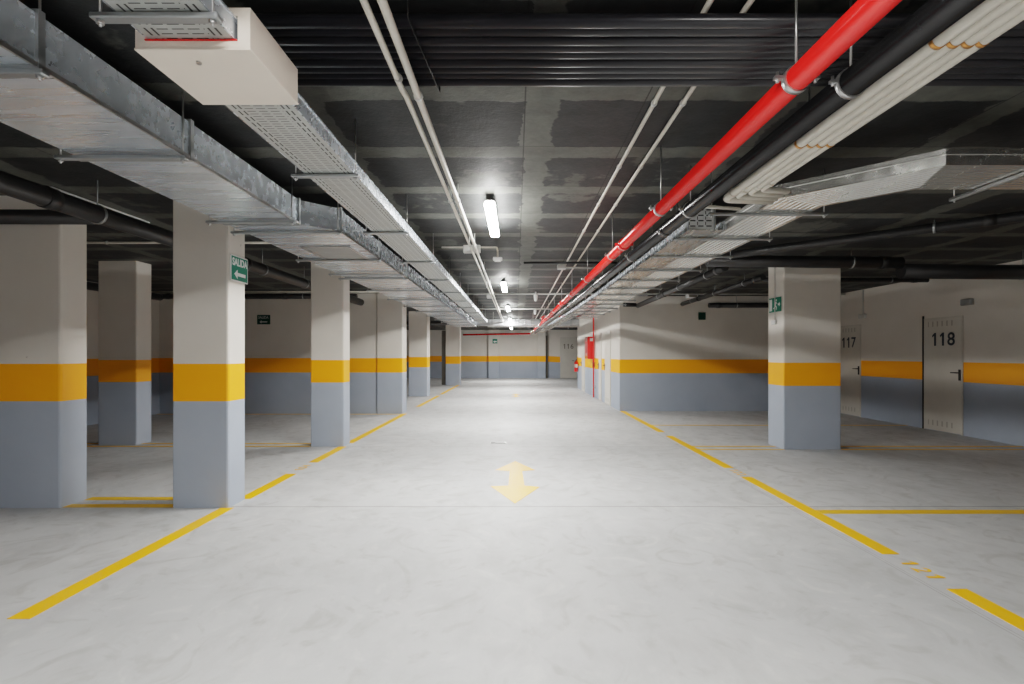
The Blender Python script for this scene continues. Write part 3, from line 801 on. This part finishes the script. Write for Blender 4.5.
b = MB(); b.box(cx-.02, cx+.02, cy-.03, cy+.03, 1.20, 1.23); b.box(cx-.012, cx+.012, cy-.13, cy+.02, 1.24, 1.255); b.box(cx-.012, cx+.012, cy-.11, cy+.02, 1.21, 1.222)
b.build('valve_lever', M['dark'], ex)
MB().tube([(cx, cy-.02, 1.21), (cx-.06, cy-.09, 1.15), (cx-.06, cy-.10, .85)], .012, 8, .05).build('hose', M['dark'], ex)
b = MB(); nn = 8
pts = [(cx+.0815*math.cos(a), cy+.0815*math.sin(a)) for a in [math.radians(205+k*110/nn) for k in range(nn+1)]]
for p, q in zip(pts, pts[1:]): b.poly([(p[0], p[1], .90), (q[0], q[1], .90), (q[0], q[1], 1.04), (p[0], p[1], 1.04)])
b.build('label_sticker', M['sign_white'], ex)
MB().box(cx+.075, 2.66, cy-.03, cy+.03, 1.0, 1.06).build('wall_bracket', M['dark'], ex)

# ------------------------------------------------------------------ signs
def arrow_left(b, cx, cz, w, h, mk):
    """flat arrow pointing to the reader's left; mk(u, v) maps to 3-D"""
    pts = [(-w/2, 0), (-w/2+h*.62, h/2), (-w/2+h*.62, h*.17), (w/2, h*.17), (w/2, -h*.17), (-w/2+h*.62, -h*.17), (-w/2+h*.62, -h/2)]
    b.poly([mk(cx+u, cz+v) for u, v in pts])
# main SALIDA sign on the aisle side of the nearest pillar: reader looks toward -x, right is +y
sg = thing('salida_sign', 'green and white SALIDA sign with left arrow on the nearest left pillar', 'sign', (-2.71, 4.88, 2.28))
sy0, sy1, sz0, sz1 = 4.735, 5.035, 2.155, 2.405
MB().box(-2.712, -2.700, sy0, sy1, sz0, sz1, .002).build('sign_plate', M['sign_white'], sg)
MB().box(-2.700, -2.6985, sy0+.012, sy1-.012, sz0+.012, sz1-.012).build('green_panel', M['green'], sg)
text_mesh('lettering', 'SALIDA', .098, M['sign_white'], frame_m((-2.697, (sy0+sy1)/2, 2.338), (0, 1, 0), (0, 0, 1)), sg, extrude=.0008, bold=.003, sx=.80)
b = MB(); arrow_left(b, (sy0+sy1)/2, 2.225, .20, .095, lambda u, v: (-2.6965, u, v)); b.build('arrow', M['sign_white'], sg)
# second SALIDA sign on the cross wall facing the camera
sg = thing('salida_sign', 'small dark green SALIDA sign high on the left cross wall', 'sign', (-6.19, 12.26, 2.3))
MB().box(-6.345, -6.03, 12.255, 12.269, 2.19, 2.42, .002).build('sign_plate', M['green_dark'], sg)
text_mesh('lettering', 'SALIDA', .085, M['grey_pvc'], frame_m((-6.19, 12.252, 2.355), (1, 0, 0), (0, 0, 1)), sg, extrude=.0008, bold=.001, sx=.9)
b = MB(); arrow_left(b, -6.19, 2.25, .19, .08, lambda u, v: (u, 12.252, v)); b.build('arrow', M['grey_pvc'], sg)
# running-figure sign on the wide right pillar, aisle side (reader looks toward +x, right is -y)
sg = thing('exit_sign', 'green sign with running figure and arrow on the aisle side of the wide right pillar', 'sign', (4.08, 7.88, 2.2))
ey0, ey1, ez0, ez1 = 7.70, 8.06, 2.12, 2.345
MB().box(4.078, 4.089, ey0, ey1, ez0, ez1, .002).build('sign_plate', M['green'], sg)
b = MB()
mk = lambda u, v: (4.0765, ey1-u, ez0+v)     # u grows toward the reader's right
b.poly([mk(.015, .02), mk(.10, .02), mk(.10, .205), mk(.015, .205)])
def bar(p, q, w):
    p = Vector(p); q = Vector(q); d_ = (q-p).normalized(); n_ = Vector((-d_.y, d_.x))*w/2
    b.poly([mk(*(p-n_)), mk(*(q-n_)), mk(*(q+n_)), mk(*(p+n_))])
bar((.215, .155), (.190, .095), .034); bar((.195, .10), (.235, .07), .02); bar((.235, .07), (.225, .03), .018)
bar((.19, .10), (.165, .06), .02); bar((.165, .06), (.13, .055), .018); bar((.21, .15), (.17, .13), .014); bar((.215, .15), (.25, .125), .014)
hd = [mk(.228+.018*math.cos(a), .18+.018*math.sin(a)) for a in [math.pi*2*k/10 for k in range(10)]]; b.poly(hd)
b.poly([mk(.345, .11), mk(.31, .15), mk(.31, .125), mk(.275, .125), mk(.275, .095), mk(.31, .095), mk(.31, .07)])
b.build('pictogram', M['sign_white'], sg)
o = conduit('wall_conduit', [(4.075, 7.87, 2.93), (4.075, 7.87, 1.98)], .008, 'grey_pvc', 'thin upright conduit passing over the running figure sign')
MB().box(4.05, 4.09, 7.83, 7.95, 1.92, 1.99, .006).build('push_switch', M['grey_pvc'], label='small pale switch at the foot of the thin conduit on the wide pillar', cat='switch')
# square sign on the core wall, its shade put into the colour
MB().box(4.68, 4.86, 12.812, 12.829, 2.34, 2.53, .003).build('wall_plate', M['green_dark'], label='small square sign plate high on the core wall, coloured dark for shade', cat='plate')
# green sign on the far pier
sg = thing('exit_sign', 'tiny green sign on the far end wall pier', 'sign', (-1.28, 30.29, 2.25))
MB().box(-1.42, -1.13, 30.285, 30.299, 2.12, 2.39).build('sign_plate', M['green'], sg)
b = MB(); b.poly([(-1.38, 30.283, 2.22), (-1.30, 30.283, 2.30), (-1.30, 30.283, 2.27), (-1.17, 30.283, 2.27), (-1.17, 30.283, 2.19), (-1.30, 30.283, 2.19), (-1.30, 30.283, 2.15)])
b.build('arrow', M['sign_white'], sg)

# boxes on the right wall with their conduit
MB().box(7.93, 8.0, 8.72, 8.94, 2.32, 2.43, .012).build('wall_box', M['strut'], label='grey conduit box on the right wall above and before door 118', cat='junction box')
conduit('wall_conduit', [(7.985, 11.5, 2.93), (7.985, 11.5, 2.36)], .014, 'grey_pvc', 'short conduit dropping from the ceiling to a box between doors 117 and 118')
MB().box(7.93, 8.0, 11.40, 11.60, 2.28, 2.38, .01).build('wall_box', M['grey_pvc'], label='small grey box on the right wall at the end of the short drop', cat='junction box')
cm = thing('sensor_box', 'pale box fixture on the long cross conduit before the core wall', 'fixture', (4.15, 12.0, 2.84))
MB().box(4.08, 4.34, 11.9, 12.05, 2.80, 2.89, .012).build('fixture_body', M['housing'], cm)
MB().box(4.12, 4.30, 11.885, 11.905, 2.815, 2.87).build('louvre', M['wallgrey'], cm)

# ------------------------------------------------------------------ camera and world
cam = bpy.data.cameras.new('camera'); co = bpy.data.objects.new('camera', cam); col.objects.link(co)
co.location = (0, 0, EYE); co.rotation_euler = (math.pi/2, 0, 0)
cam.sensor_width = 36; cam.lens = 500/1024*36
cam.shift_x = -4/1024; cam.shift_y = 12.5/1024
cam.clip_start = .02; cam.clip_end = 200
scene.camera = co
w = bpy.data.worlds.new('world'); scene.world = w; w.use_nodes = True
w.node_tree.nodes['Background'].inputs[0].default_value = (.8, .85, .9, 1)
w.node_tree.nodes['Background'].inputs[1].default_value = .1
scene.view_settings.view_transform = 'Filmic'
scene.view_settings.look = 'Medium High Contrast'
scene.view_settings.exposure = 0.35
scene.cycles.use_denoising = True
scene.cycles.max_bounces = 12
scene.cycles.diffuse_bounces = 8
scene.cycles.glossy_bounces = 5
scene.cycles.sample_clamp_indirect = 10
